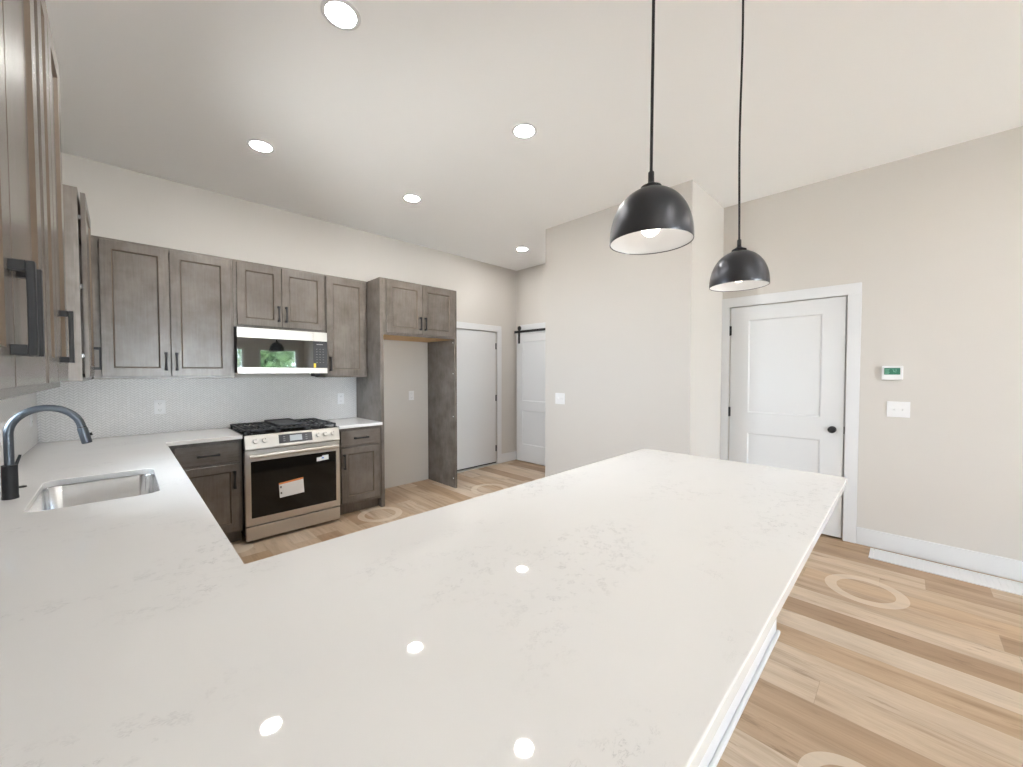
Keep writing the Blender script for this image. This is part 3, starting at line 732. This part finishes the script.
for i in range(3):
    for j in range(6):
        x = xs_+.032+i*.030; z = zg0+.055+j*.026; box('button_print', x-.006, x+.006, MF-.0002, MF+.0003, z-.0015, z+.0015, GREYBTN, cp)
box('panel_print', xs_+.03, xs_+.09, MF-.0002, MF+.0003, zg1-.035, zg1-.028, GREYBTN, cp)
m = MB(); m.box(xs_+.002, xs_+.022, MF-.0004, MF+.0002, zg0+.004, zg0+.045); s_ = m.build('yellow_tag', YELLOW, cp); s_['label'] = 'small yellow sticker'
box('lamp_housing', .645, .70, -.36, -.26, -.030, .0035, BLACK, t, .003)
m = MB(); m.box(.06, .60, -.36, -.10, -.006, .0035); m.build('grease_filter', DARKSTEEL, t)

# ------------------------------------------------------------------ lights
ADDED_LIGHTS = tuple((x, y, 'unseen recessed ceiling light added behind the viewer for more light') for x in (1.21, 3.6) for y in (-5.8, -7.6))  # unseen lights added to even out the light on the range wall
for x, y, lab in ((1.21, -2.637, 'recessed ceiling light nearest the viewer, at the top edge'), (1.214, -1.15, 'recessed ceiling light above the upper cabinets, leftmost in the photo'),
                  (2.453, -2.635, 'recessed ceiling light out in the middle of the ceiling, left of the pendants'), (2.45, -1.168, 'recessed ceiling light in front of the fridge cabinet'),
                  (4.307, -.85, 'smallest recessed ceiling light, far off above the hall')) + ADDED_LIGHTS:
    t = thing('recessed_light', lab, 'ceiling light', (x, y, ZC), group='recessed ceiling lights')
    m = MB(); m.lathe([(.066, -.0005), (.086, -.0005), (.087, -.003), (.084, -.006), (.071, -.0075), (.066, -.0055)], seg=40); m.loft([[(.066*math.cos(2*PI*k/40), .066*math.sin(2*PI*k/40), z) for k in range(40)] for z in (-.0055, -.0005)], cap0=False, cap1=False)
    m.build('trim_ring', TRIM, t)
    m = MB(); m.lathe([(.0005, -.0045), (.0655, -.0045), (.0655, -.0008), (.0005, -.0008)], seg=40); m.build('lens', LENS, t)
def pendant(x, y, zr, label, wob):
    t = thing('pendant_light', label, 'pendant light', (x, y, ZC), group='dome pendant lights')
    z = zr-ZC; R0 = .115; Hh = .151
    m = MB(); m.lathe([(.001, -.0003), (.045, -.0003), (.045, -.010), (.042, -.013), (.010, -.015), (.001, -.015)], seg=36); m.build('ceiling_canopy', BLACK, t)
    top = z+Hh+.049; n = 24
    pts = [(wob*math.sin(5.2*k/n+.4)*.006*math.sin(PI*k/n), wob*math.cos(4.1*k/n)*.005*math.sin(PI*k/n), -.0153+(top+.0153)*k/n) for k in range(n+1)]
    m = MB(); m.tube(pts, .0044, 10); m.build('cord', BLACK, t)
    m = MB(); m.lathe([(.001, top-.0002), (.0072, top-.0002), (.0082, top-.003), (.0085, top-.030), (.013, top-.035), (.024, top-.041), (.0285, top-.043), (.0285, top-.0488), (.001, top-.0488)], seg=32); m.build('socket_cap', BLACK, t)
    prof = []
    for k in range(0, 25):
        a_ = (PI/2)*k/24; ss = math.sin(a_)**.92
        prof.append((max(.001, R0*ss), z+Hh*math.cos(a_)**.90))
    m = MB(); m.lathe(prof, seg=64, mat=0); m.lathe([prof[-1], (R0-.0006, z-.002), (R0-.0022, z-.002), (R0-.003, z)], seg=64, mat=0)
    m.lathe([(max(.0008, r-.003), h-.003 if r < R0*.98 else h) for r, h in prof], seg=64, mat=1)
    m.build('shade', [GUN, SHADEIN], t, sharp=60)
    zb = z+.05
    m = MB(); m.lathe([(.001, -.034), (.012, -.032), (.022, -.024), (.029, -.010), (.030, .0), (.027, .014), (.018, .032), (.0135, .05), (.0135, .058)], (0, 0, zb), 28); m.build('bulb', BULBM, t)
    m = MB(); m.lathe([(.001, .0583), (.016, .0583), (.016, .11), (.001, .11)], (0, 0, zb), 20); m.build('lamp_holder', BLACK, t)
pendant(1.545, -3.990, 1.807, 'larger-looking dark dome pendant hanging nearer the viewer above the peninsula', 1)
pendant(2.373, -3.9945, 1.809, 'farther dark dome pendant hanging in front of the white two-panel door', -1.4)

# ------------------------------------------------------------------ wall devices
def outlet(loc, rz, label, group='duplex outlets'):
    t = thing('outlet', label, 'outlet', loc, rz, group)
    box('cover_plate', -.037, .037, -.006, -.0003, -.06, .06, PLAST, t, .002)
    for z in (-.027, .027):
        m = MB(); m.loft([[(p[0], y, p[1]+z) for p in rrect(-.017, .017, -.0165, .0165, .009, 4)] for y in (-.0062, -.008)])
        r_ = m.build('receptacle', PLAST, t)
        for b_ in ((-.009, -.0065, z-.003, z+.006), (.0065, .009, z-.003, z+.005), (-.002, .002, z-.011, z-.007)): box('slot', b_[0], b_[1], -.0086, -.0081, b_[2], b_[3], SLOT, r_)
outlet((.684, -.008, 1.140), 0, 'white outlet on the tile between sink corner and range')
outlet((2.212, -.008, 1.140), 0, 'white outlet on the tile right of the range')
outlet((3.115, 0, 1.138), 0, 'white outlet on the bare wall of the fridge alcove')
outlet((.008, -.29, 1.125), PI/2, 'white outlet on the sink-wall tile near the corner')
outlet((.008, -1.22, 1.118), PI/2, 'white outlet on the sink-wall tile behind the faucet')
def switch(loc, rz, label):
    t = thing('light_switch', label, 'light switch', loc, rz)
    box('cover_plate', -.066, .066, -.006, -.0003, -.062, .062, PLAST, t, .002)
    for x in (-.023, .023):
        m = MB(); m.box(x-.006, x+.006, -.0072, -.0062, -.012, .012); m.prism([(-.0072, -.008), (-.018, .004), (-.017, .010), (-.0072, .006)], x-.004, x+.004, 'x'); m.build('toggle', PLAST, t, weld=False)
switch((XB, -1.757, 1.139), -PI/2, 'white double switch plate on the blank wall beside the hall')
switch((XR, -4.480, 1.140), -PI/2, 'white double switch plate below the thermostat')
t = thing('thermostat', 'small white thermostat with green screen on the right wall', 'thermostat', (XR, -4.441, 1.428), -PI/2)
box('housing', -.061, .061, -.026, -.0003, -.055, .055, PLAST, t, .005)
sc_ = box('screen', -.047, .045, -.0272, -.0262, -.013, .040, GREEN, t)
m = MB()
def seg7(x, z, s, on):
    w_, h = .0085*s, .0085*s; k = .0016
    L = {'a': (x, x+w_, z+2*h-k, z+2*h), 'g': (x, x+w_, z+h-k/2, z+h+k/2), 'd': (x, x+w_, z, z+k), 'f': (x, x+k, z+h, z+2*h), 'b': (x+w_-k, x+w_, z+h, z+2*h), 'e': (x, x+k, z, z+h), 'c': (x+w_-k, x+w_, z, z+h)}
    for q in on: a0, a1, b0, b1 = L[q]; m.box(a0, a1, -.0278, -.0274, b0, b1)
seg7(-.002, .006, 1.2, 'abc'); seg7(.013, .006, 1.2, 'abged')
for k in range(4): m.box(-.042, -.042+.022+.004*(k % 2), -.0278, -.0274, -.006+k*.010, -.003+k*.010)
m.build('screen_print', GREENTXT, sc_)
# floor grille along the right baseboard
t = thing('floor_grille', 'long white grille lying along the foot of the right wall', 'floor vent', (4.635, -5.20, 0), 0)
hw, hl = .115, .86
m = MB(); m.box(-hw, -hw+.022, -hl, hl, .0002, .008); m.box(hw-.022, hw, -hl, hl, .0002, .008); m.box(-hw+.022, hw-.022, -hl, -hl+.022, .0002, .008); m.box(-hw+.022, hw-.022, hl-.022, hl, .0002, .008); m.build('frame', TRIM, t, bevel=.0015)
m = MB(); n = 56
for k in range(n):
    y = -hl+.026+(2*hl-.052)*(k+.5)/n; m.box(-hw+.022, hw-.022, y-.0142, y+.0142, .0015, .0065)
m.build('louvres', TRIM, t)
box('backing', -hw+.022, hw-.022, -hl+.022, hl-.022, .0002, .0012, PLAST, t)

# ------------------------------------------------------------------ outside: trees mirrored in the microwave, ground unseen
struct(box('ground', -40, 45, -50, YF-T-.02, -.35, -.15, CONCRETE), 'concrete patio outside'); struct(box('added_side_ground', -40, -T-.02, YF-T-.02, 35, -.35, -.15, GRAVEL), 'unseen gravel strip added beside the house to temper window light')  # pale patio bounces light to the ceiling; gravel added against light from below
def tree(x, y, h, r, label, seed):
    rnd = random.Random(seed)
    t = thing('tree', label, 'tree', (x, y, -.15), group='trees beyond the windows')
    m = MB(); m.tube([(0, 0, 0), (.05, .02, h*.3), (-.04, .05, h*.6), (0, 0, h*.8)], [.16, .13, .09, .04], 10); m.build('trunk', BARK, t)
    m = MB()
    for k in range(900):
        d = Vector((rnd.gauss(0, 1), rnd.gauss(0, 1), rnd.gauss(0, 1))).normalized()*r*(rnd.random()**.4)
        c = Vector((d.x, d.y, h*.66+d.z*.95)); a = Vector((rnd.gauss(0, 1), rnd.gauss(0, 1), rnd.gauss(0, 1))).normalized(); b2 = a.orthogonal().normalized(); s_ = rnd.uniform(.10, .22); n_ = a.cross(b2)
        m.loft([[c+b2*s_-n_*.0, c+n_*s_*.45, c-b2*s_, c-n_*s_*.45], [c+b2*s_*.9+a*.01, c+n_*s_*.4+a*.015, c-b2*s_*.9+a*.01, c-n_*s_*.4+a*.015]])
    m.build('crown', LEAF, t, weld=False)
tree(4.7, -15.5, 3.7, 1.25, 'leafy tree outside the narrower front window', 3)
tree(6.9, -21.0, 4.4, 1.5, 'leafy tree farthest from the house, outside the front windows', 5)
tree(8.2, -17.5, 4.2, 1.5, 'leafy tree far right outside the front windows', 8)
